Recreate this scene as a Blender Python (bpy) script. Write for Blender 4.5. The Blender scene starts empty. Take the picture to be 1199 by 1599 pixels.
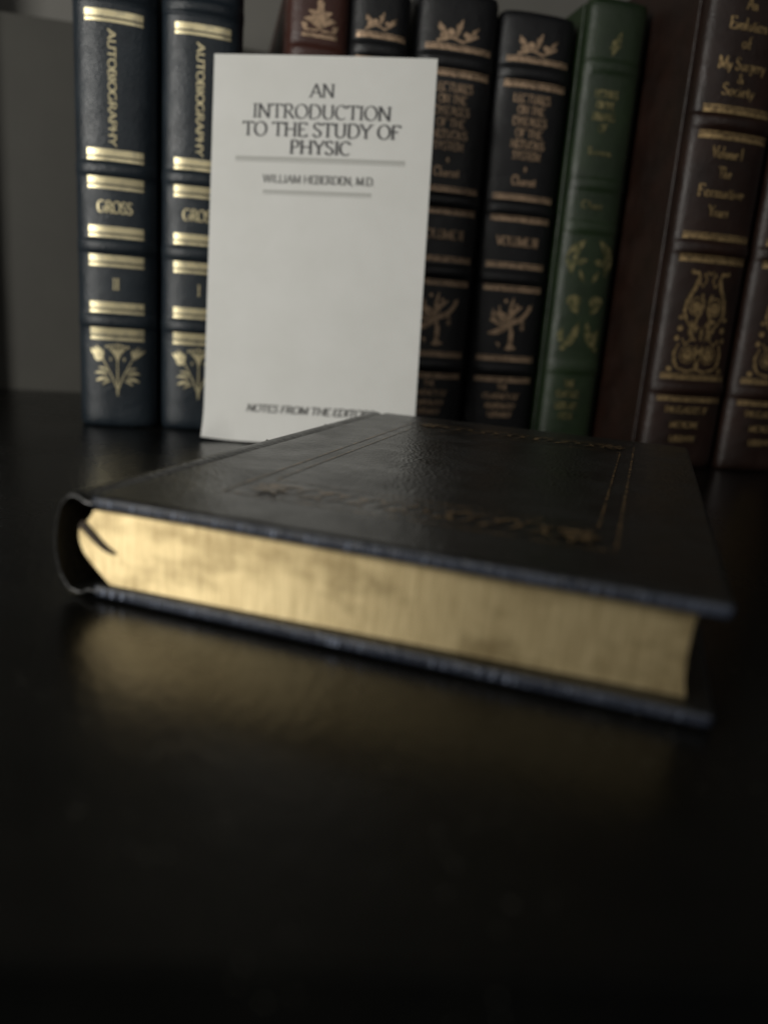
import bpy, bmesh, math, random
from mathutils import Vector, Matrix
random.seed(7)
sc = bpy.context.scene
PI = math.pi

# ------------------------------------------------------------------ camera
cd = bpy.data.cameras.new('camera'); cam = bpy.data.objects.new('camera', cd)
sc.collection.objects.link(cam); sc.camera = cam
cd.sensor_fit = 'VERTICAL'; cd.sensor_height = 36.0; cd.lens = 1200.0 / 1599.0 * 36.0
cd.clip_start = 0.01; cd.clip_end = 50
F = Vector((0.22948145, 0.94182469, -0.24556979))
R = Vector((0.97318514, -0.21793819, 0.07357733))
U = Vector((-0.01577791, 0.25586951, 0.96658256))
mw = Matrix((R, U, -F)).transposed().to_4x4(); mw.translation = Vector((0, 0, 0.08064))
cam.matrix_world = mw
cd.dof.use_dof = True; cd.dof.focus_distance = 0.31; cd.dof.aperture_fstop = 5.0

# ------------------------------------------------------------------ world, lamps, exposure
w = bpy.data.worlds.new('World'); sc.world = w; w.use_nodes = True
w.node_tree.nodes['Background'].inputs[0].default_value = (0.80, 0.90, 1.0, 1)
w.node_tree.nodes['Background'].inputs[1].default_value = 0.013

def area(name, loc, target, sx, sy, power, col):
    ld = bpy.data.lights.new(name, 'AREA'); ld.shape = 'RECTANGLE'; ld.size = sx; ld.size_y = sy
    ld.energy = power; ld.color = col
    o = bpy.data.objects.new(name, ld); sc.collection.objects.link(o)
    o.location = loc; d = Vector(target) - Vector(loc)
    o.rotation_euler = d.to_track_quat('-Z', 'Y').to_euler(); return o
area('window_light', (-0.68, -0.10, 0.31), (0.05, 0.42, 0.08), 0.38, 0.46, 6.0, (1.0, 0.975, 0.915))
area('front_fill', (0.25, -1.30, 0.85), (0.12, 0.50, 0.12), 1.1, 0.8, 3.0, (1.0, 0.97, 0.92))  # added front fill for room ambient, brightens the black spines beside the pamphlet
sc.view_settings.view_transform = 'Standard'; sc.view_settings.look = 'None'
sc.view_settings.gamma = 1.0; sc.view_settings.exposure = 0.0
sc.view_settings.use_curve_mapping = False
sc.render.engine = 'CYCLES'
sc.render.resolution_x = 767; sc.render.resolution_y = 1024

# ------------------------------------------------------------------ materials
def mat(name):
    m = bpy.data.materials.new(name); m.use_nodes = True
    nt = m.node_tree; return m, nt, nt.nodes['Principled BSDF']
def N(nt, t, **kw):
    n = nt.nodes.new(t)
    for k, v in kw.items(): setattr(n, k, v)
    return n
def noise(nt, scale, detail=4, rough=.6, stretch=None):
    tc = N(nt, 'ShaderNodeTexCoord'); mp = N(nt, 'ShaderNodeMapping')
    if stretch: mp.inputs['Scale'].default_value = stretch
    nz = N(nt, 'ShaderNodeTexNoise'); nz.inputs['Scale'].default_value = scale
    nz.inputs['Detail'].default_value = detail; nz.inputs['Roughness'].default_value = rough
    nt.links.new(tc.outputs['Object'], mp.inputs[0]); nt.links.new(mp.outputs[0], nz.inputs['Vector'])
    return nz
def ramp(nt, src, p0, c0, p1, c1):
    r = N(nt, 'ShaderNodeValToRGB'); e = r.color_ramp.elements
    e[0].position = p0; e[1].position = p1
    e[0].color = (*c0, 1) if isinstance(c0, tuple) else (c0, c0, c0, 1)
    e[1].color = (*c1, 1) if isinstance(c1, tuple) else (c1, c1, c1, 1)
    nt.links.new(src, r.inputs[0]); return r
def bump(nt, b, src, strength, dist):
    n = N(nt, 'ShaderNodeBump'); n.inputs['Strength'].default_value = strength
    n.inputs['Distance'].default_value = dist
    nt.links.new(src, n.inputs['Height']); nt.links.new(n.outputs[0], b.inputs['Normal']); return n
def leather(name, c0, c1, rough=.42, grain=900, spec=.5, mottle=2.6):
    m, nt, b = mat(name)
    nz = noise(nt, 40, 5); r = ramp(nt, nz.outputs['Fac'], .35, c0, .68, c1)
    nt.links.new(r.outputs[0], b.inputs['Base Color'])
    r2 = ramp(nt, noise(nt, 60, 4).outputs['Fac'], .3, rough - .07, .7, rough + .09)
    nt.links.new(r2.outputs[0], b.inputs['Roughness'])
    tc = N(nt, 'ShaderNodeTexCoord'); vo = N(nt, 'ShaderNodeTexVoronoi'); vo.inputs['Scale'].default_value = grain
    nt.links.new(tc.outputs['Object'], vo.inputs['Vector'])
    ad = N(nt, 'ShaderNodeMath', operation='MULTIPLY_ADD'); ad.inputs[1].default_value = mottle
    nt.links.new(noise(nt, 130, 4, .6).outputs['Fac'], ad.inputs[0]); nt.links.new(vo.outputs['Distance'], ad.inputs[2])
    bump(nt, b, ad.outputs[0], .45, .0004)
    b.inputs['Specular IOR Level'].default_value = spec
    return m
def gilt(name, col, worn, rough=.38, metal=.75, lo=.36, hi=.56, scale=420):
    m, nt, b = mat(name)
    r = ramp(nt, noise(nt, scale, 5, .7).outputs['Fac'], lo, worn, hi, col)
    nt.links.new(r.outputs[0], b.inputs['Base Color'])
    b.inputs['Metallic'].default_value = metal; b.inputs['Roughness'].default_value = rough
    return m
M = {}
M['blue'] = leather('navy_leather', (.010, .0155, .0215), (.017, .025, .033), .40)
M['black'] = leather('black_leather', (.0035, .0038, .0050), (.0065, .0068, .0080), .45)
M['green'] = leather('green_leather', (.007, .017, .005), (.014, .030, .009), .45, 900, .6)
M['brown'] = leather('dark_brown_leather', (.0120, .0055, .0036), (.0230, .0100, .0065), .44, 900, .5)
M['red'] = leather('red_brown_leather', (.040, .013, .009), (.060, .020, .013), .45)
M['cover'] = leather('cover_leather', (.0040, .0042, .0036), (.0075, .0074, .0062), .35, 700, 1.0, 1.0)
M['edge'] = leather('cover_edge_leather', (.009, .012, .021), (.020, .026, .042), .48, 700)
M['gold_bright'] = gilt('bright_gilt', (.80, .70, .43), (.36, .33, .24), .36, .60, .25, .50, 240)
M['gold_dim'] = gilt('dull_gilt', (.52, .36, .23), (.16, .11, .07), .45, .45)
M['gold_green'] = gilt('tarnished_gilt', (.28, .24, .11), (.06, .07, .03), .45, .5, .40, .62, 260)
M['gold_cover'] = gilt('worn_cover_gilt', (.28, .18, .08), (.020, .016, .012), .38, .30, .43, .66, 300)
M['gold_cover'].node_tree.nodes['Principled BSDF'].inputs['Specular IOR Level'].default_value = 1.0
M['gold_scroll'] = gilt('scroll_gilt', (.46, .32, .15), (.12, .08, .04), .42, .6)
M['tick'] = gilt('edge_tooling', (.20, .23, .30), (.020, .025, .038), .40, .3, .45, .60, 110)

m, nt, b = mat('gilt_page_edges'); M['pages'] = m
st = noise(nt, 60, 6, .75, (14, 14, 1.2))            # fine streaks across the leaves
bl = noise(nt, 34, 5, .6, (1, 1, 2.2))                          # large worn patches
r1 = ramp(nt, st.outputs['Fac'], .28, (.46, .35, .175), .72, (.80, .655, .375))
r2 = ramp(nt, bl.outputs['Fac'], .38, (.64, .62, .58), .52, (1, 1, 1))
mx = N(nt, 'ShaderNodeMix', data_type='RGBA', blend_type='MULTIPLY'); mx.inputs[0].default_value = 1
nt.links.new(r1.outputs[0], mx.inputs[6]); nt.links.new(r2.outputs[0], mx.inputs[7])
nt.links.new(mx.outputs[2], b.inputs['Base Color'])
b.inputs['Metallic'].default_value = .78; b.inputs['Roughness'].default_value = .54
b.inputs['Anisotropic'].default_value = .85; b.inputs['Anisotropic Rotation'].default_value = .25   # the stacked leaves spread the shine up and down
tg = N(nt, 'ShaderNodeTangent', direction_type='RADIAL', axis='Z'); nt.links.new(tg.outputs[0], b.inputs['Tangent'])
ln = noise(nt, 40, 3, .6, (1, 1, 60))
bump(nt, b, ln.outputs['Fac'], .25, .0004)

m, nt, b = mat('paper'); M['paper'] = m
r = ramp(nt, noise(nt, 30, 4).outputs['Fac'], .3, (.69, .69, .655), .7, (.74, .74, .71))
nt.links.new(r.outputs[0], b.inputs['Base Color']); b.inputs['Roughness'].default_value = .75
bump(nt, b, noise(nt, 500, 3).outputs['Fac'], .12, .0003)
m, nt, b = mat('printing_ink'); M['ink'] = m
b.inputs['Base Color'].default_value = (.045, .045, .050, 1); b.inputs['Roughness'].default_value = .7
m, nt, b = mat('grey_ink'); M['ink_grey'] = m
b.inputs['Base Color'].default_value = (.47, .47, .44, 1); b.inputs['Roughness'].default_value = .7
m, nt, b = mat('grey_text_ink'); M['ink_mid'] = m
b.inputs['Base Color'].default_value = (.13, .13, .125, 1); b.inputs['Roughness'].default_value = .7
m, nt, b = mat('crease_shade'); M['crease_dark'] = m
b.inputs['Base Color'].default_value = (.030, .018, .008, 1); b.inputs['Roughness'].default_value = .6

m, nt, b = mat('black_shelf'); M['shelf'] = m
r = ramp(nt, noise(nt, 18, 6, .65).outputs['Fac'], .35, (.0022, .0022, .0018), .7, (.0050, .0048, .0038))
nt.links.new(r.outputs[0], b.inputs['Base Color'])
r = ramp(nt, noise(nt, 9, 5, .6).outputs['Fac'], .3, .22, .7, .31)
b.inputs['Specular IOR Level'].default_value = .38
tc = N(nt, 'ShaderNodeTexCoord'); vo = N(nt, 'ShaderNodeTexVoronoi'); vo.inputs['Scale'].default_value = 420
nt.links.new(tc.outputs['Object'], vo.inputs['Vector'])
sp_ = ramp(nt, vo.outputs['Distance'], .06, 1.0, .13, 0.0); cl = ramp(nt, noise(nt, 35, 3).outputs['Fac'], .50, 0.0, .62, 1.0)
ml = N(nt, 'ShaderNodeMath', operation='MULTIPLY'); nt.links.new(sp_.outputs[0], ml.inputs[0]); nt.links.new(cl.outputs[0], ml.inputs[1])
dm = N(nt, 'ShaderNodeMix', data_type='RGBA'); nt.links.new(ml.outputs[0], dm.inputs[0])
dm.inputs[7].default_value = (.22, .21, .18, 1)
nt.links.new(b.inputs['Base Color'].links[0].from_socket, dm.inputs[6]); nt.links.new(dm.outputs[2], b.inputs['Base Color'])
nt.links.new(r.outputs[0], b.inputs['Roughness'])
bump(nt, b, noise(nt, 420, 3, .6, (1, .45, 1)).outputs['Fac'], .38, .0005)

m, nt, b = mat('wall_shade_paint'); M['panel'] = m
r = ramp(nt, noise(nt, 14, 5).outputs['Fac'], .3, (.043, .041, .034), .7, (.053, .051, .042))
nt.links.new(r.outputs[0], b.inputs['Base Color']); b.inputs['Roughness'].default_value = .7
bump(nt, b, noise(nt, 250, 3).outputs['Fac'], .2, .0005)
m, nt, b = mat('wall_paint'); M['wall'] = m
r = ramp(nt, noise(nt, 10, 5).outputs['Fac'], .3, (.155, .150, .135), .7, (.175, .170, .155))
nt.links.new(r.outputs[0], b.inputs['Base Color']); b.inputs['Roughness'].default_value = .8
bump(nt, b, noise(nt, 200, 3).outputs['Fac'], .2, .0006)

# ------------------------------------------------------------------ object helpers
def link(name, me, m, parent=None, smooth=False):
    me.materials.append(m) if m else None
    o = bpy.data.objects.new(name, me); sc.collection.objects.link(o); o.parent = parent
    if smooth:
        for p in me.polygons: p.use_smooth = True
    return o
def from_bm(name, bm, m, parent=None, smooth=False):
    bmesh.ops.recalc_face_normals(bm, faces=bm.faces[:])
    me = bpy.data.meshes.new(name); bm.to_mesh(me); bm.free(); return link(name, me, m, parent, smooth)
def bevel(o, wd, seg=3):
    md = o.modifiers.new('bevel', 'BEVEL'); md.width = wd; md.segments = seg; md.limit_method = 'ANGLE'
    return o
def box(name, x0, x1, y0, y1, z0, z1, m, parent=None, bv=0, seg=3):
    bm = bmesh.new(); bmesh.ops.create_cube(bm, size=1)
    for v in bm.verts:
        v.co = Vector(((x0 + x1) / 2 + v.co.x * (x1 - x0), (y0 + y1) / 2 + v.co.y * (y1 - y0), (z0 + z1) / 2 + v.co.z * (z1 - z0)))
    o = from_bm(name, bm, m, parent)
    if bv: bevel(o, bv, seg)
    return o
def prism(name, pts, axis_fn, m, parent=None, bv=0, smooth=False):
    """closed polygon pts extruded; axis_fn(p, k) -> Vector for k = 0, 1"""
    bm = bmesh.new(); n = len(pts)
    A = [bm.verts.new(axis_fn(p, 0)) for p in pts]; B = [bm.verts.new(axis_fn(p, 1)) for p in pts]
    for i in range(n): bm.faces.new((A[i], A[(i + 1) % n], B[(i + 1) % n], B[i]))
    bm.faces.new(A); bm.faces.new(B[::-1])
    o = from_bm(name, bm, m, parent, smooth)
    if bv: bevel(o, bv, 2)
    return o
def thing(name, label, cat, loc, rz=0, group=None):
    o = bpy.data.objects.new(name, None); sc.collection.objects.link(o); o.empty_display_size = .02
    o.location = loc; o.rotation_euler = (0, 0, rz); o['label'] = label; o['category'] = cat
    if group: o['group'] = group
    return o
def structure(o, label, cat): o['kind'] = 'structure'; o['label'] = label; o['category'] = cat; return o

# ------------------------------------------------------------------ flat drawing (gilding, print) mapped to a surface
class Flat:
    def __init__(s): s.v = []; s.f = []; s.lay = []; s.k = 0
    def mark(s):                                       # every stroke lies a few microns above the one before
        s.k += 1; s.lay += [s.k * 4e-6] * (len(s.v) - len(s.lay))
    def quad(s, a, b, c, d):
        k = len(s.v); s.v += [a, b, c, d]; s.f.append((k, k + 1, k + 2, k + 3))
    def rect(s, x0, x1, z0, z1, n=14):
        for i in range(n):
            a = x0 + (x1 - x0) * i / n; c = x0 + (x1 - x0) * (i + 1) / n
            s.quad((a, z0), (c, z0), (c, z1), (a, z1))
        s.mark()
    def stroke(s, pts, wf):
        P = [Vector(p) for p in pts]; L = []; n = len(P)
        for i in range(n):
            t = (P[min(i + 1, n - 1)] - P[max(i - 1, 0)])
            if t.length < 1e-9: t = Vector((1, 0))
            t.normalize(); wd = wf(i / max(1, n - 1), t) if callable(wf) else wf
            nn = Vector((-t.y, t.x)) * wd / 2; L.append((P[i] + nn, P[i] - nn))
        for i in range(n - 1):
            s.quad(tuple(L[i][0]), tuple(L[i][1]), tuple(L[i + 1][1]), tuple(L[i + 1][0]))
        s.mark()
    def disc(s, cx, cz, rx, rz=None, n=14, rot=0):
        rz = rz or rx; k = len(s.v); ca, sa = math.cos(rot), math.sin(rot)
        for i in range(n):
            a = 2 * PI * i / n; x = rx * math.cos(a); z = rz * math.sin(a)
            s.v.append((cx + x * ca - z * sa, cz + x * sa + z * ca))
        s.f.append(tuple(range(k, k + n))); s.mark()
    def leaf(s, x0, z0, x1, z1, wd, bend=0.0, n=8):
        d = Vector((x1 - x0, z1 - z0)); nn = Vector((-d.y, d.x))
        pts = [Vector((x0, z0)) + d * t + nn * bend * math.sin(PI * t) for t in [i / n for i in range(n + 1)]]
        s.stroke(pts, lambda t, _: wd * max(.12, math.sin(PI * min(1, max(0, t))) ** .8))
    def build(s, name, m, parent, fn, out=(0, -1, 0)):
        me = bpy.data.meshes.new(name); out = Vector(out)
        me.from_pydata([Vector(fn(x, z)) + out * l for (x, z), l in zip(s.v, s.lay)], [], s.f); me.update()
        bm = bmesh.new(); bm.from_mesh(me)
        for f_ in bm.faces:
            if f_.normal.dot(out) < 0: f_.normal_flip()
        bm.to_mesh(me); bm.free()
        return link(name, me, m, parent)
def arc(cx, cy, rx, ry, a0, a1, n=12):
    return [(cx + rx * math.cos(math.radians(a0 + (a1 - a0) * i / n)), cy + ry * math.sin(math.radians(a0 + (a1 - a0) * i / n))) for i in range(n + 1)]

# serif alphabet drawn with a broad nib: glyph = (advance, strokes, serif points)
G = {
 'A': (.74, [[(.04, 0), (.37, 1)], [(.37, 1), (.70, 0)], [(.16, .34), (.58, .34)]], [(.04, 0), (.70, 0)]),
 'B': (.62, [[(.12, 0), (.12, 1)], [(.12, 1), (.30, 1)] + arc(.30, .76, .22, .24, 90, -90), [(.30, .52)] + arc(.32, .26, .25, .26, 90, -90) + [(.12, 0)]], []),
 'C': (.70, [arc(.38, .5, .33, .5, 48, 312, 18)], [(.61, .84)]),
 'D': (.76, [[(.12, 0), (.12, 1)], [(.12, 1), (.34, 1)] + arc(.34, .5, .36, .5, 90, -90, 16) + [(.12, 0)]], []),
 'E': (.60, [[(.12, 0), (.12, 1)], [(.12, .98), (.54, .98)], [(.12, .52), (.44, .52)], [(.12, .02), (.56, .02)], [(.54, 1), (.54, .84)], [(.56, 0), (.56, .17)]], []),
 'F': (.56, [[(.12, 0), (.12, 1)], [(.12, .98), (.52, .98)], [(.12, .52), (.42, .52)], [(.52, 1), (.52, .84)]], [(.12, 0)]),
 'G': (.76, [arc(.39, .5, .34, .5, 48, 320, 18), [(.64, .42), (.64, .06)]], [(.64, .42)]),
 'H': (.80, [[(.14, 0), (.14, 1)], [(.66, 0), (.66, 1)], [(.14, .52), (.66, .52)]], [(.14, 0), (.14, 1), (.66, 0), (.66, 1)]),
 'I': (.30, [[(.15, 0), (.15, 1)]], [(.15, 0), (.15, 1)]),
 'J': (.36, [[(.2, 1), (.2, .1), (.12, -.1), (.02, -.14)]], [(.2, 1)]),
 'K': (.72, [[(.14, 0), (.14, 1)], [(.14, .45), (.60, 1)], [(.28, .6), (.66, 0)]], [(.14, 0), (.14, 1), (.60, 1), (.66, 0)]),
 'L': (.58, [[(.14, 0), (.14, 1)], [(.14, .02), (.54, .02)], [(.54, 0), (.54, .18)]], [(.14, 1)]),
 'M': (.92, [[(.10, 0), (.14, 1)], [(.14, 1), (.46, .05)], [(.46, .05), (.78, 1)], [(.80, 0), (.78, 1)]], [(.10, 0), (.80, 0), (.12, 1), (.80, 1)]),
 'N': (.80, [[(.12, 0), (.12, 1)], [(.12, 1), (.66, 0)], [(.66, 0), (.66, 1)]], [(.12, 0), (.10, 1), (.66, 1)]),
 'O': (.80, [arc(.40, .5, .34, .5, 0, 360, 24)], []),
 'P': (.60, [[(.14, 0), (.14, 1)], [(.14, 1), (.30, 1)] + arc(.30, .74, .24, .26, 90, -90) + [(.14, .48)]], [(.14, 0)]),
 'R': (.70, [[(.14, 0), (.14, 1)], [(.14, 1), (.32, 1)] + arc(.32, .75, .22, .25, 90, -90) + [(.14, .50)], [(.32, .5), (.64, 0)]], [(.14, 0), (.64, 0)]),
 'S': (.56, [[(.46, .84)] + arc(.28, .75, .19, .25, 40, 200, 8) + [(.22, .58), (.36, .46)] + arc(.27, .25, .21, .25, 30, -150, 9) + [(.06, .20)]], []),
 'T': (.68, [[(.34, 0), (.34, 1)], [(.04, .98), (.64, .98)], [(.04, 1), (.04, .84)], [(.64, 1), (.64, .84)]], [(.34, 0)]),
 'U': (.78, [[(.14, 1), (.14, .32)] + arc(.39, .30, .25, .30, 180, 360, 10) + [(.64, 1)]], [(.14, 1), (.64, 1)]),
 'V': (.72, [[(.04, 1), (.36, 0)], [(.36, 0), (.68, 1)]], [(.04, 1), (.68, 1)]),
 'W': (1.0, [[(.04, 1), (.28, 0)], [(.28, 0), (.50, 1)], [(.50, 1), (.74, 0)], [(.74, 0), (.96, 1)]], [(.04, 1), (.50, 1), (.96, 1)]),
 'X': (.70, [[(.06, 1), (.64, 0)], [(.06, 0), (.64, 1)]], [(.06, 0), (.64, 0), (.06, 1), (.64, 1)]),
 'Y': (.70, [[(.04, 1), (.35, .48)], [(.66, 1), (.35, .48)], [(.35, .5), (.35, 0)]], [(.04, 1), (.66, 1), (.35, 0)]),
 '.': (.24, [[(.08, .05), (.17, .05)]], []), ',': (.24, [[(.14, .08), (.08, -.14)]], []),
 '&': (.78, [[(.72, .42)] + [(.5, .06), (.3, 0), (.1, .1), (.08, .28), (.4, .66), (.42, .86), (.3, .98), (.2, .86), (.24, .68), (.72, 0)]], []),
 'a': (.46, [[(.06, .40), (.20, .50), (.32, .40), (.32, .03), (.42, .02)], arc(.20, .15, .13, .14, 70, 340, 8)], []),
 'b': (.50, [[(.10, 1), (.10, .02)], arc(.25, .25, .17, .25, 150, -150, 10)], []),
 'c': (.42, [arc(.24, .25, .18, .25, 50, 310, 10)], []),
 'd': (.52, [[(.40, 1), (.40, 0)], arc(.24, .25, .17, .25, 30, 330, 10)], []),
 'e': (.44, [[(.07, .27), (.38, .29)] + arc(.23, .26, .16, .24, 10, 310, 10)], []),
 'f': (.32, [[(.36, .92), (.26, 1), (.16, .86), (.16, 0)], [(.04, .5), (.30, .5)]], [(.16, 0)]),
 'g': (.50, [arc(.23, .26, .16, .24, 0, 360, 12), [(.39, .5), (.39, -.12), (.24, -.28), (.08, -.2)]], []),
 'h': (.54, [[(.12, 0), (.12, 1)], [(.12, .36), (.26, .5), (.40, .38), (.40, 0)]], [(.12, 0), (.40, 0)]),
 'i': (.27, [[(.13, 0), (.13, .5)], [(.10, .72), (.17, .72)]], [(.13, 0)]),
 'l': (.27, [[(.13, 0), (.13, 1)]], [(.13, 0)]),
 'm': (.80, [[(.12, 0), (.12, .5)], [(.12, .36), (.24, .5), (.38, .38), (.38, 0)], [(.38, .36), (.52, .5), (.66, .38), (.66, 0)]], [(.12, 0), (.38, 0), (.66, 0)]),
 'n': (.54, [[(.12, 0), (.12, .5)], [(.12, .36), (.26, .5), (.40, .38), (.40, 0)]], [(.12, 0), (.40, 0)]),
 'o': (.48, [arc(.24, .25, .18, .25, 0, 360, 14)], []),
 'r': (.38, [[(.12, 0), (.12, .5)], [(.12, .34), (.22, .48), (.34, .46)]], [(.12, 0)]),
 's': (.38, [[(.31, .42), (.18, .50), (.08, .38), (.28, .18), (.22, .02), (.06, .06)]], []),
 't': (.32, [[(.15, .72), (.15, .08), (.22, 0), (.30, .05)], [(.04, .5), (.28, .5)]], []),
 'u': (.54, [[(.12, .5), (.12, .12), (.24, 0), (.38, .10)], [(.40, .5), (.40, 0)]], []),
 'v': (.46, [[(.04, .5), (.22, 0)], [(.22, 0), (.42, .5)]], []),
 'y': (.46, [[(.04, .5), (.22, .02)], [(.42, .5), (.12, -.3)]], []),
}
def text(fl, s, cx, z0, h, width=None, thick=.15, thin=.05, shear=0.0, rot=0, ser=.12):
    adv = sum(G[c][0] if c in G else .30 for c in s)
    kx = (width / adv) if width else h
    def tr(x, y):
        x = (x - adv / 2) * kx + shear * y * h; y = y * h
        if rot: return (cx + (y - h / 2) * rot, z0 - x * rot)
        return (cx + x, z0 + y)
    wf = lambda _, t: h * (thin + (thick - thin) * abs(math.sin(math.atan2(t.y, t.x) - (.35 if not rot else PI / 2 * 1.0))) ** 1.5)
    if h < .0052: ser *= .55
    x = 0
    for c in s:
        if c not in G: x += .30; continue
        a, ss, sf = G[c]
        for st_ in ss:
            q = []
            for i in range(len(st_)): q.append(st_[i])
            fl.stroke([tr(x + p[0], p[1]) for p in q], wf)
        for p in sf:
            fl.stroke([tr(x + p[0] - ser, p[1] + (.02 if p[1] < .5 else -.02)), tr(x + p[0] + ser, p[1] + (.02 if p[1] < .5 else -.02))], h * thin * .9)
        x += a

# ------------------------------------------------------------------ the setting
sb = prism('shelf', [(-.60, .189), (.90, -.080), (.90, .6938), (-.60, .6938)], lambda p, k: Vector((p[0], p[1], -.024 if k == 0 else 0)), M['shelf'], None, .0012)
sh = structure(sb, 'glossy black shelf board under the books', 'shelf')
structure(box('wall_shade_panel', -.60, .90, .694, .702, -.024, .2790, M['panel'], None, .0006), 'lower wall behind the books, its shade painted as a dark panel', 'panel')  # added panel whose dark colour stands for shade on the lower wall
structure(box('wall', -2.2, 2.2, .720, .80, -1.2, 1.8, M['wall']), 'pale grey wall above the dark shade panel', 'wall')
structure(box('side_post', -.200, -.1665, .676, .6935, .0002, .60, M['shelf'], None, .001), 'black upright side of the bookcase at the far left', 'bookcase side')

# ------------------------------------------------------------------ upright books
def make_book(name, label, xc, yh, w, h, depth, lm, group=None, bands=(), d=.010, p=2.6, rz=0, bandh=.0022, cover_mark=None):
    t = thing(name, label, 'book', (xc, yh, 0.0003), rz, group)
    rnd = random.Random(name + str(xc))
    def prof(x):
        q = min(1, abs(2 * x / w)); return -d * (1 - q ** p) ** (1 / p)
    def bmp(z):
        s = 0
        for bz in bands:
            u = (z - bz) / .0042
            if abs(u) < 1.4: s = max(s, math.exp(-(u * 1.15) ** 4))
        return s * bandh
    # heights sampled densely near the raised bands and at the head and tail
    zs = {0, .0008, .002, .0045, h, h - .0008, h - .002, h - .0045}
    for bz in bands:
        for k in range(-8, 9): zs.add(bz + k * .0009)
    k = 0.008
    while k < h - .006: zs.add(k); k += .008
    zs = sorted(zs); NA = 28
    bm = bmesh.new(); rows = []
    for z in zs:
        e = min(z, h - z); tuck = .0022 * (1 - min(1, e / .0045)) ** 2
        row = []
        hw = w / 2
        row.append(bm.verts.new((-hw + .0020, .010, z))); row.append(bm.verts.new((-hw + .0018, .0045, z))); row.append(bm.verts.new((-hw + .0004, .0022, z)))
        for i in range(NA + 1):
            a = -PI / 2 + PI * i / NA
            x = hw * math.copysign(abs(math.sin(a)) ** (2 / p), a); y = -d * abs(math.cos(a)) ** (2 / p)
            nx = math.sin(a); ny = -math.cos(a); off = bmp(z) * (.25 + .75 * abs(ny)) - tuck
            row.append(bm.verts.new((x + nx * off * .5, y + ny * off, z)))
        row.append(bm.verts.new((hw - .0004, .0022, z))); row.append(bm.verts.new((hw - .0018, .0045, z))); row.append(bm.verts.new((hw - .0020, .010, z)))
        rows.append(row)
    for a, b_ in zip(rows, rows[1:]):
        for i in range(len(a) - 1): bm.faces.new((a[i], a[i + 1], b_[i + 1], b_[i]))
    # inner skin so that the spine has thickness
    inner = []
    for z in (zs[0], zs[-1]):
        inner.append([bm.verts.new((v.co.x * .90, v.co.y * .80 + .0009, z)) for v in (rows[0] if z == zs[0] else rows[-1])])
    for row, inn in ((rows[0], inner[0]), (rows[-1], inner[1])):
        for i in range(len(row) - 1): bm.faces.new((row[i], inn[i], inn[i + 1], row[i + 1]))
    for i in range(len(inner[0]) - 1): bm.faces.new((inner[0][i], inner[1][i], inner[1][i + 1], inner[0][i + 1]))
    sp = from_bm('spine', bm, lm, t, True)
    for s in (-1, 1):
        xa, xb = sorted((s * w / 2, s * (w / 2 - .0032)))
        box('cover_board', xa, xb, .0062, depth, 0, h, lm, t, .0009)
    box('page_block', -w / 2 + .0034, w / 2 - .0034, .0015, depth - .004, .003, h - .003, M['pages'], t)
    fn = lambda x, z: (x, prof(x) - .00025 - bmp(z), z)
    return t, sp, fn
def build_tool(sp, fn, name, fl, m): return fl.build(name, m, sp, fn)
def band(sp, fn, x0, x1, z, h, m, k0=.62, k1=.76):
    f = Flat(); f.rect(x0, x1, z, z + h * k0); f.build('gilt_band', m, sp, fn)
    f = Flat(); f.rect(x0, x1, z + h * k1, z + h); f.build('gilt_line', m, sp, fn)

# --- two navy volumes
ZB = [(.2357, .2297), (.1633, .1570), (.1480, .1415), (.1206, .1142), (.1041, .0975), (.0767, .0702), (.0612, .0540)]
def navy(label, xc, vol):
    w = .0465
    t, sp, fn = make_book('navy_leather_book', label, xc, .524, w, .268, .158, M['blue'], 'matching navy volumes of a two-volume set', (.1524, .1092, .0653, .2445), .0115, 2.3)
    for a, b_ in ZB: band(sp, fn, -.0158, .0158, a, b_ - a, M['gold_bright'], .58, .74)
    f = Flat()
    text(f, 'AUTOBIOGRAPHY', -.0012, .1955, .0041, .0610, .24, .13, rot=1)
    text(f, 'GROSS', -.0005, .1282, .0066, .0200, .18, .07)
    text(f, vol, -.0004, .0842, .0066, .0042 if vol == 'II' else .0022, .17, .06)
    build_tool(sp, fn, 'gilt_lettering', f, M['gold_bright'])
    f = Flat()                                       # spray of three flowers tied at the foot
    z0 = .0235
    for (x, z) in ((-.0098, .0445), (0, .0465), (.0098, .0445)):
        f.stroke([(0, z0), (x * .35, z0 + (z - z0) * .4), (x, z)], lambda t_, _: .0009 - .0003 * t_)
    for k in range(-2, 3):                           # left bloom, a rosette
        f.leaf(-.0098, .0415, -.0123 + k * .0019, .0505 - abs(k) * .0012, .0021)
    f.disc(-.0112, .0430, .0026, .0020)
    for k in range(-3, 4):                           # middle bloom, an umbel
        f.leaf(0, .0405, k * .0021, .0512 - abs(k) * .0004, .0010, .04 * k)
        f.disc(k * .0021, .0512 - abs(k) * .0004, .00075)
    for k in range(-2, 3):                           # right bloom, a bell
        f.leaf(.0096, .0425, .0125 + k * .0020, .0505 - abs(k) * .0010, .0013)
    for s in (-1, 1):                                # feathered leaves
        for (a, b_, c, d_, wd) in ((.0050, .0300, .0130, .0285, .0020), (.0055, .0325, .0135, .0335, .0016), (.0055, .0345, .0115, .0370, .0014), (.0040, .0290, .0090, .0262, .0013)):
            f.leaf(s * a, b_, s * c, d_, wd, s * .12)
        f.disc(s * .0040, .0425, .0006, .0012)
    f.leaf(0, .0262, 0, .0195, .0014)
    build_tool(sp, fn, 'gilt_ornament', f, M['gold_bright'])
    return t
navy('upright navy leather book with gilt numeral II, leftmost of the row', -.0531, 'II')
navy('upright navy leather book with gilt numeral I, partly behind the pale pamphlet', -.0040, 'I')

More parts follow.
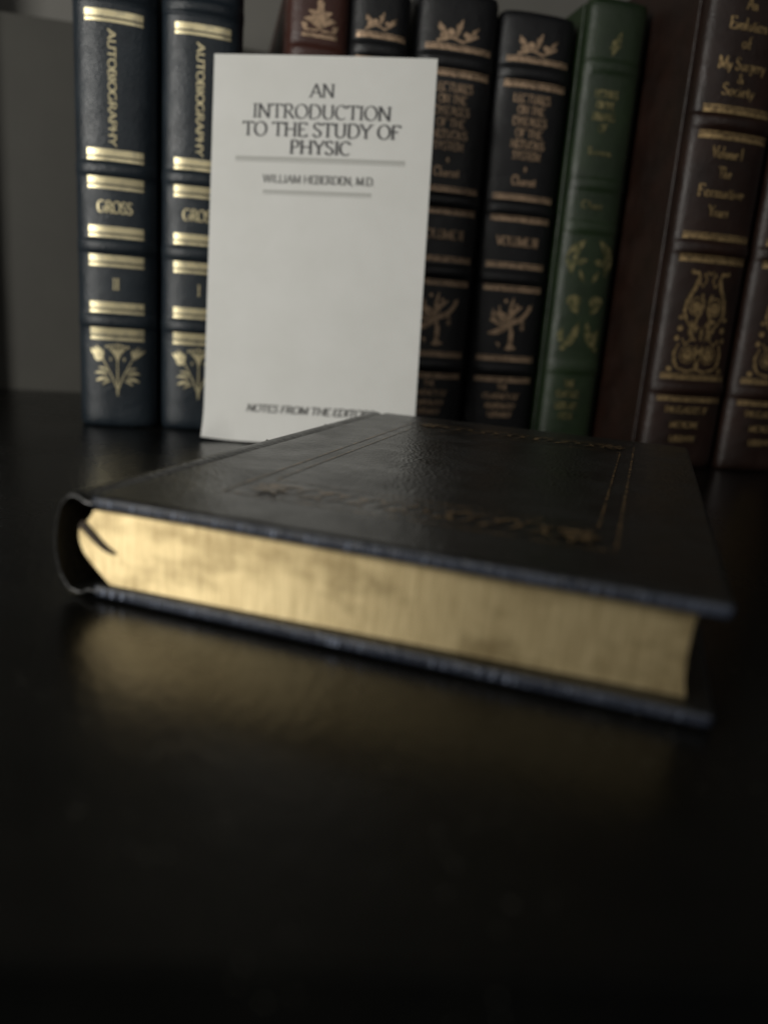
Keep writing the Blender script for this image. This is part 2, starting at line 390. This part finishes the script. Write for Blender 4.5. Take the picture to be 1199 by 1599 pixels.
# --- four dark books behind and right of the pamphlet
def jester(f, cx, z, k=1.0):                          # small crest at the head of a spine
    for x, dz, r in ((-.0085, .001, .0026), (-.0105, .0052, .0020), (-.0045, .0035, .0022), (0, .0065, .0020), (.0045, .0030, .0018), (.0090, .0050, .0014)):
        f.disc(cx + x * k, z + dz * k, r * k, r * .8 * k, 10, x * 60)
    f.stroke([(cx - .0125 * k, z - .0015), (cx - .004 * k, z + .001), (cx + .003 * k, z - .001), (cx + .0115 * k, z + .0035)], .0014 * k)
    f.leaf(cx - .002 * k, z, cx + .002 * k, z + .0105 * k, .0026 * k); f.leaf(cx + .004 * k, z, cx + .0120 * k, z + .0075 * k, .0020 * k)
    f.leaf(cx - .006 * k, z + .001, cx - .012 * k, z + .008 * k, .0022 * k)
t, sp, fn = make_book('red_brown_leather_book', 'upright red-brown leather book rising behind the left half of the pamphlet top', .0625, .515, .0365, .272, .16, M['red'], None, (.228, .15, .11, .06), .009)
f = Flat(); f.rect(-.0105, .0105, .2362, .2382)
for s in (-1, 1):
    f.leaf(0, .2405, s * .0095, .2455, .0038, s * .2); f.leaf(0, .2440, s * .0070, .2500, .0034, s * .15); f.disc(s * .0088, .2420, .0016)
    f.stroke([(s * .001, .2400), (s * .009, .2400), (s * .0105, .2435)], .0012)
f.leaf(0, .2400, 0, .2560, .0048); f.disc(0, .2540, .0022); f.disc(0, .2475, .0026)
build_tool(sp, fn, 'gilt_ornament', f, M['gold_dim'])

def charcot(label, xc, w, h, vol, full=True):
    t, sp, fn = make_book('black_leather_book', label, xc, .515, w, h, .16, M['black'], 'matching black leather volumes with dull gilt spines', (.2345, .1550, .1118, .0517), .0105, 2.6)
    k = w / .050; f = Flat()
    for z, hh in ((.2405, .0032), (.2262, .0040), (.1600, .0036), (.1468, .0036), (.1178, .0036), (.1030, .0036), (.0570, .0036), (.0428, .0034)):
        band(sp, fn, -.0205 * k, .0205 * k, z, hh, M['gold_dim'])
    f = Flat(); jester(f, -.001 * k, .2465, k * 1.05)
    build_tool(sp, fn, 'gilt_crest', f, M['gold_dim'])
    if full:
        f = Flat(); c = -.0015
        for s, z, wd in (('LECTURES', .2178, .0250), ('ON THE', .2112, .0180), ('DISEASES', .2045, .0230), ('OF THE', .1978, .0180), ('NERVOUS', .1912, .0230), ('SYSTEM', .1846, .0190)):
            text(f, s, c, z, .0048, wd * k, .19, .09)
        f.leaf(c, .1765, c, .1805, .0016); f.disc(c, .1785, .0010)
        text(f, 'Charcot', c, .1692, .0056, .0165 * k, .20, .10)
        text(f, vol, -.001, .1318, .0056, .0290 * k, .18, .09)
        for s, z, wd in (('THE', .0378, .007), ('CLASSICS OF', .0315, .026), ('NEUROLOGY', .0248, .022), ('LIBRARY', .0188, .018)):
            text(f, s, -.001, z, .0034, wd * k, .26, .14)
        build_tool(sp, fn, 'gilt_lettering', f, M['gold_dim'])
        f = Flat(); c = -.0005; z0 = .0655            # branching figure standing on a short trunk
        f.stroke([(c + .002, z0 + .0005), (c + .0022, z0 + .010), (c, z0 + .017)], lambda t_, _: .0034 - .0010 * t_)
        f.leaf(c - .0015, z0, c + .0065, z0 + .0006, .0030); f.leaf(c - .0085, z0 + .0035, c - .0062, z0 + .0002, .0016, .3)
        for (x, z, wd, bd) in ((-.0135, .0215, .0034, -.25), (-.0080, .0285, .0030, .20), (.0015, .0335, .0026, .05), (.0085, .0280, .0034, .20), (.0150, .0300, .0030, -.12), (-.0145, .0095, .0038, .08), (.0110, .0165, .0034, .25), (-.0125, .0260, .0022, .3)):
            f.leaf(c, z0 + .0155, c + x, z0 + z, wd, bd)
        for (x, z, r) in ((-.012, .0185, .0016), (.0135, .0270, .0018), (.0095, .0140, .0015), (-.004, .031, .0012), (.004, .0285, .0012), (-.0115, .0100, .0013)):
            f.disc(c + x, z0 + z, r)
        build_tool(sp, fn, 'gilt_ornament', f, M['gold_dim'])
    return t
charcot('upright black leather book with dull gilt crest behind the right half of the pamphlet top', .0995, .0365, .2690, '', False)
charcot('upright black leather book half hidden by the pamphlet right edge', .1480, .0510, .2735, 'VOLUME II')
charcot('upright black leather book with whole spine in view, left of the green book', .2003, .0500, .2692, 'VOLUME III')

# --- green book
t, sp, fn = make_book('green_leather_book', 'upright dark green leather book with tarnished gilt leaves between black and brown books', .2478, .502, .0400, .2800, .16, M['green'], None, (.2420, .1735, .1470, .0560), .0085, 2.4, bandh=.0012)
f = Flat(); c = -.004
for s, z, wd in (('LECTURES', .2240, .015), ('ON THE', .2175, .012), ('DISEASES', .2110, .015), ('OF', .2042, .006), ('Author', .1905, .016), ('Clinic', .1585, .015), ('THE', .0430, .007), ('CLASSICS', .0360, .016), ('LIBRARY', .0280, .016), ('PRESS', .0210, .010)):
    text(f, s if s != 'Author' else 'Trousseau', c, z, .0044, wd, .22, .12)
build_tool(sp, fn, 'gilt_lettering', f, M['gold_green'])
f = Flat()
for cx in (-.0078, .0080):
    for s in ((1, -1) if cx > 0 else (1, -1)):
        pass
    q = 1 if cx < 0 else -1
    f.leaf(cx - q * .004, .1170, cx + q * .003, .1390, .0072, .2 * q); f.leaf(cx - q * .003, .1240, cx + q * .0055, .1265, .0040); f.leaf(cx + q * .001, .1200, cx + q * .0050, .1120, .0028)
    f.leaf(cx - q * .005, .1260, cx - q * .001, .1330, .0026)
    f.disc(cx, .1000, .0052, .0040); f.leaf(cx - q * .003, .1020, cx + q * .003, .0920, .0060)
    f.leaf(cx - q * .005, .0680, cx + q * .005, .0870, .0052, -.1 * q); f.leaf(cx - q * .004, .0720, cx - q * .005, .0820, .0042, .2); f.leaf(cx - q * .001, .0740, cx + q * .0045, .0755, .0036); f.disc(cx - q * .004, .0690, .0018)
f.leaf(-.004, .2480, .001, .2620, .0040); f.leaf(-.006, .2520, .002, .2545, .0034); f.disc(-.003, .2550, .0020)
build_tool(sp, fn, 'gilt_ornament', f, M['gold_green'])

# --- two dark brown volumes at the right
def brown(label, xc, dy):
    w = .0525
    t, sp, fn = make_book('dark_brown_leather_book', label, xc, .443 + dy, w, .298, .165, M['brown'], 'matching dark brown volumes with gilt scrollwork', (.2035, .1345, .0510), .0095, 2.7, bandh=.0026)
    f = Flat()
    for z, hh in ((.2083, .0042), (.1945, .0042), (.1393, .0038), (.1262, .0042), (.0562, .0034), (.0425, .0030)):
        band(sp, fn, -.0222, .0222, z, hh, M['gold_scroll'])
    f = Flat(); c = -.003
    for s, z, wd, hh in (('An', .2620, .007, .006), ('Evolution', .2515, .024, .0062), ('of', .2425, .006, .006), ('My Surgery', .2312, .030, .0062), ('&', .2245, .004, .005), ('Society', .2178, .021, .0060), ('Volume I', .1845, .020, .0062), ('The', .1740, .0085, .0058), ('Formative', .1632, .030, .0064), ('Years', .1525, .0135, .0060)):
        text(f, s, c, z, hh, wd, .19, .09)
    for s, z, wd in (('THE CLASSICS OF', .0355, .030), ('MEDICINE', .0262, .020), ('LIBRARY', .0172, .018)):
        text(f, s, c + .001, z, .0036, wd, .26, .13)
    build_tool(sp, fn, 'gilt_lettering', f, M['gold_scroll'])
    f = Flat()                                        # vase of scrolls: mirrored S-curves, four bosses, curls
    cx = -.0005
    for s in (-1, 1):
        X = lambda v: cx + s * v
        f.stroke([(X(.0115), .1195), (X(.0085), .1205), (X(.0070), .1175), (X(.0090), .1110), (X(.0125), .1040), (X(.0135), .0970), (X(.0110), .0915)], lambda t_, _: .0014 + .0010 * math.sin(PI * t_))
        f.stroke([(X(.0070), .1150), (X(.0040), .1120), (X(.0020), .1165), (X(.0040), .1200)], .0013)
        f.stroke([(X(.0020), .1210), (X(.0002), .1195)], .0014)
        f.stroke([(X(.0110), .0915), (X(.0070), .0870), (X(.0060), .0810), (X(.0100), .0775), (X(.0125), .0810)], .0014)
        f.stroke([(X(.0035), .1080), (X(.0018), .1035), (X(.0025), .0970), (X(.0050), .0920), (X(.0040), .0850)], .0016)
        f.stroke([(X(.0140), .0780), (X(.0158), .0720), (X(.0150), .0660), (X(.0125), .0630)], lambda t_, _: .0012 + .0010 * math.sin(PI * t_))
        f.stroke([(X(.0125), .0630), (X(.0060), .0612), (X(.0010), .0625)], .0014)
        f.stroke(arc(X(.0060), .1005, .0047, .0052, 0, 360, 18), .0009)
        f.stroke(arc(X(.0070), .0715, .0052, .0050, 0, 360, 18), .0008)
        f.disc(X(.0062), .1000, .0032, .0038); f.disc(X(.0070), .0715, .0035, .0036)
        f.disc(X(.0150), .0935, .0014); f.disc(X(.0145), .0870, .0017); f.disc(X(.0158), .0810, .0015); f.disc(X(.0175), .0622, .0017); f.disc(X(.0120), .1205, .0013)
        f.leaf(X(.0020), .0880, X(.0085), .0920, .0030, .2); f.leaf(X(.0030), .0800, X(.0090), .0870, .0026, .1); f.leaf(X(.0020), .0680, X(.0020), .0780, .0020)
    f.leaf(cx, .0615, cx, .0690, .0030); f.disc(cx, .0735, .0016); f.leaf(cx, .0800, cx, .0890, .0024)
    build_tool(sp, fn, 'gilt_ornament', f, M['gold_scroll'])
    return t
brown('upright dark brown book showing its left cover beside the green book', .2985, 0)
brown('rightmost upright dark brown book, cut off by the edge of the photo', .3535, -.004)

# ------------------------------------------------------------------ pamphlet leaning on the row
yaw, lean, roll, PW, PH = -.3157, .1239, .0261, .1286, .2215
X = Vector((math.cos(yaw), math.sin(yaw), 0)); Nn = Vector((-math.sin(yaw), math.cos(yaw), 0))
Z = Vector((0, 0, 1)) * math.cos(lean) + Nn * math.sin(lean)
A = X * math.cos(roll) + Z * math.sin(roll); B = -X * math.sin(roll) + Z * math.cos(roll); Q = A.cross(B)   # Q faces away from B x A: towards viewer when negated
if Q.y > 0: Q = -Q
pam = thing('pamphlet', 'pale upright pamphlet with black title leaning against the row of books', 'pamphlet', (-.0005, .4786, .0004))
def pm(x, z, off=0.0):
    a, b_ = x / PW, z / PH
    bow = .0016 * math.sin(PI * a) * (1 - .4 * b_)
    curl = .0045 * max(0, 1 - math.hypot(a / .16, b_ / .09)) ** 1.5
    return A * x + B * z + Q * (off + bow * .6 + curl) + Vector((0, 0, curl * .3))
bm = bmesh.new(); nx, nz = 40, 60; T = .0011
for side, off in ((0, 0), (1, -T)):
    g = [[bm.verts.new(pm(PW * i / nx, PH * j / nz, off)) for i in range(nx + 1)] for j in range(nz + 1)]
    for j in range(nz):
        for i in range(nx): bm.faces.new((g[j][i], g[j][i + 1], g[j + 1][i + 1], g[j + 1][i]))
    if side == 0: g0 = g
for j in range(nz):
    for i in (0, nx): bm.faces.new((g0[j][i], g0[j + 1][i], g[j + 1][i], g[j][i]))
for i in range(nx):
    for j in (0, nz): bm.faces.new((g0[j][i], g0[j][i + 1], g[j][i + 1], g[j][i]))
front = from_bm('front_page', bm, M['paper'], pam)
f = Flat()
for s, z0, wd, h in (('AN', .898, .113, .0330), ('INTRODUCTION', .845, .628, .0345), ('TO THE STUDY OF', .800, .715, .0345), ('PHYSIC', .757, .280, .0335)):
    text(f, s, PW * .4985, PH * z0, PH * h, PW * wd, .17, .055)
f.build('title_lettering', M['ink'], front, lambda x, z: pm(x, z, .00012), Q)
f = Flat(); text(f, 'WILLIAM HEBERDEN, M.D.', PW * .4985, PH * .683, PH * .0205, PW * .51, .17, .07)
text(f, 'NOTES FROM THE EDITORS', PW * .505, PH * .0825, PH * .0200, PW * .60, .20, .09, shear=.25)
f.build('small_lettering', M['ink_mid'], front, lambda x, z: pm(x, z, .00012), Q)
for x0, x1, za, zb in ((.113, .884, .735, .7375), (.113, .884, .7395, .7485), (.245, .742, .653, .655), (.245, .742, .657, .665)):
    f = Flat(); f.rect(PW * x0, PW * x1, PH * za, PH * zb, 30)
    f.build('printed_rule', M['ink_grey'], front, lambda x, z: pm(x, z, .00012), Q)

# ------------------------------------------------------------------ the book lying in front
T_, L_, W_ = .02904, .24224, .165
lb = thing('lying_book', 'black leather book lying flat in front with gilt page edges facing the viewer', 'book', (-.03453, .21291, .0003), -.55025)
BT = .0042
def board(z0, z1, name='cover_board'):
    bm = bmesh.new(); nu, nv = 24, 24
    o = box(name, .0062, W_, 0, L_, z0, z1, M['cover'], lb, .0018, 5)
    return o
top = board(T_ - BT, T_); bot = board(0, BT)
for o in (top, bot):
    o.data.materials.append(M['edge'])
    for p in o.data.polygons:
        if abs(p.normal.z) < .5: p.material_index = 1
# spine shell: curved section in (u, z), hollow behind
sec = [(.0085, T_ - .0012), (.0055, T_ - .0016), (.0028, T_ - .0004), (.0002, T_ - .0003), (-.0022, T_ - .0018), (-.0042, .0245), (-.0056, .0195), (-.0062, .0140), (-.0058, .0088), (-.0044, .0042), (-.0018, .0010), (.0010, .0002), (.0030, .0002), (.0055, .0014), (.0085, .0010)]
def smoothp(P, n=4):
    out = []
    for i in range(len(P) - 1):
        p0, p1, p2, p3 = [Vector(P[max(0, min(len(P) - 1, i + k))]) for k in (-1, 0, 1, 2)]
        for j in range(n):
            t_ = j / n
            out.append(.5 * ((2 * p1) + (p2 - p0) * t_ + (2 * p0 - 5 * p1 + 4 * p2 - p3) * t_ ** 2 + (3 * p1 - p0 - 3 * p2 + p3) * t_ ** 3))
    out.append(Vector(P[-1])); return out
S = smoothp(sec); TH = .0013
bm = bmesh.new(); vs = [0, .0006, .0018, .004, .03, .055, .0575, .060, .0625, .065, .09, .1185, .121, .1235, .15, .18, .1825, .185, .21, L_ - .002, L_]
raised = (.060, .121, .1825)
ro, ri = [], []
for v in vs:
    bo = .0016 if any(abs(v - r_) < .001 for r_ in raised) else 0
    capin = .0007 * (1 - min(1, v / .0018)) ** 2
    a, c = [], []
    for i, p in enumerate(S):
        tt = (S[min(i + 1, len(S) - 1)] - S[max(i - 1, 0)]).normalized(); nn = Vector((tt.y, -tt.x))
        if nn.x > 0 and abs(nn.x) > .5: nn = -nn
        nn = Vector((-abs(tt.y), tt.x if tt.x != 0 else 0)); nn = Vector((tt.y, -tt.x))
        mid = 1 if 16 < i < len(S) - 17 else 0
        # outward is away from the hollow (towards negative u in the middle)
        outn = nn if nn.dot(p - Vector((.006, T_ / 2))) > 0 else -nn
        po = p + outn * (bo * mid - capin); pi_ = p - outn * (TH - capin * .5)
        a.append(bm.verts.new((po.x, v, max(0, po.y)))); c.append(bm.verts.new((pi_.x, v, max(.0001, pi_.y))))
    ro.append(a); ri.append(c)
for k in range(len(vs) - 1):
    for i in range(len(S) - 1):
        bm.faces.new((ro[k][i], ro[k][i + 1], ro[k + 1][i + 1], ro[k + 1][i])); bm.faces.new((ri[k][i], ri[k + 1][i], ri[k + 1][i + 1], ri[k][i + 1]))
for k in (0, -1):
    for i in range(len(S) - 1): bm.faces.new((ro[k][i], ro[k][i + 1], ri[k][i + 1], ri[k][i]))
from_bm('spine', bm, M['cover'], lb, True)
# page block with a rounded back and a hollowed fore edge, its head slightly askew to the boards
ba = [(.0066, T_ - BT - .0002), (.0055, .0225), (.0030, .0200), (.0018, .0182), (.0020, .0150), (.0034, .0120), (.0065, .0088), (.0112, BT + .0002)]
ba = [tuple(p) for p in smoothp(ba, 3)]
fo = [(.1590, BT + .0002), (.1582, .0080), (.1578, .0140), (.1580, .0200), (.1586, T_ - BT - .0002)]
pts = ba + fo
def blk(p, k):
    u_ = p[0]; v0 = .0010 + .0042 * (u_ / .16)
    return Vector((u_, v0 if k == 0 else L_ - .004, p[1]))
prism('page_block', pts, blk, M['pages'], lb)
# dark strip laid on the page heads for the shade in a crease
bm = bmesh.new(); rp = smoothp([(.0028, .0206), (.0046, .0192), (.0078, .0166), (.0108, .0146), (.0132, .0138)], 4); rows = []
for i, p in enumerate(rp):
    t_ = i / (len(rp) - 1); wd = .00125 * (1 - .75 * t_ ** 2); tt = (rp[min(i + 1, len(rp) - 1)] - rp[max(i - 1, 0)]).normalized(); nn = Vector((-tt.y, tt.x))
    rows.append([bm.verts.new(((p + nn * s * wd).x, yy, (p + nn * s * wd).y)) for s, yy in ((1, .0012), (1, .0004), (-1, .0004), (-1, .0012))])
for a, c in zip(rows, rows[1:]):
    for i in range(4): bm.faces.new((a[i], a[(i + 1) % 4], c[(i + 1) % 4], c[i]))
bm.faces.new(rows[0]); bm.faces.new(rows[-1][::-1])
from_bm('crease_strip', bm, M['crease_dark'], lb)
# blind and gilt tooling on the upper board
f = Flat()
def frame(u0, u1, v0, v1, wd):
    f.stroke([(u0, v0), (u1, v0)], wd); f.stroke([(u1, v0), (u1, v1)], wd); f.stroke([(u1, v1), (u0, v1)], wd); f.stroke([(u0, v1), (u0, v0)], wd)
frame(.0315, .1398, .0252, .2170, .0009); frame(.0370, .1343, .0480, .1945, .0007)
for vv, sg in ((.0365, 1), (.2060, -1)):
    rr = random.Random(3)
    n = 15
    for i in range(n):
        u_ = .0405 + (.1305 - .0405) * i / (n - 1)
        f.stroke(arc(u_, vv, .0028, .0060, 200, 200 + 300 * (1 if i % 2 else -1), 10), .0009)
        f.leaf(u_ - .002, vv - .006, u_ + .0025, vv + .006, .0020, .25 if i % 2 else -.25)
        f.disc(u_ + .0030, vv + (.003 if i % 2 else -.003), .0008)
for (cu, cv) in ((.0420, .0345), (.1300, .0345), (.0420, .2075), (.1300, .2075)):
    for k in range(7):
        a = 2 * PI * k / 7; f.leaf(cu, cv, cu + .0062 * math.cos(a), cv + .0075 * math.sin(a), .0026)
    f.disc(cu, cv, .0018)
f.build('gilt_border', M['gold_cover'], top, lambda x, y: (x, y, T_ + .00012), (0, 0, 1))
# slanting ticks of tooling along the edges of both boards
for o, z0 in ((top, T_ - BT), (bot, 0.0)):
    f = Flat(); u_ = .010; rr = random.Random(11 if z0 else 5)
    while u_ < .160:
        f.stroke([(u_, z0 + .0013), (u_ + .0003, z0 + BT - .0010)], .0003 + rr.random() * .0005); u_ += .0012 + rr.random() * .0022
    f.build('edge_tooling', M['tick'], o, lambda x, z: (x, -.00012, z))
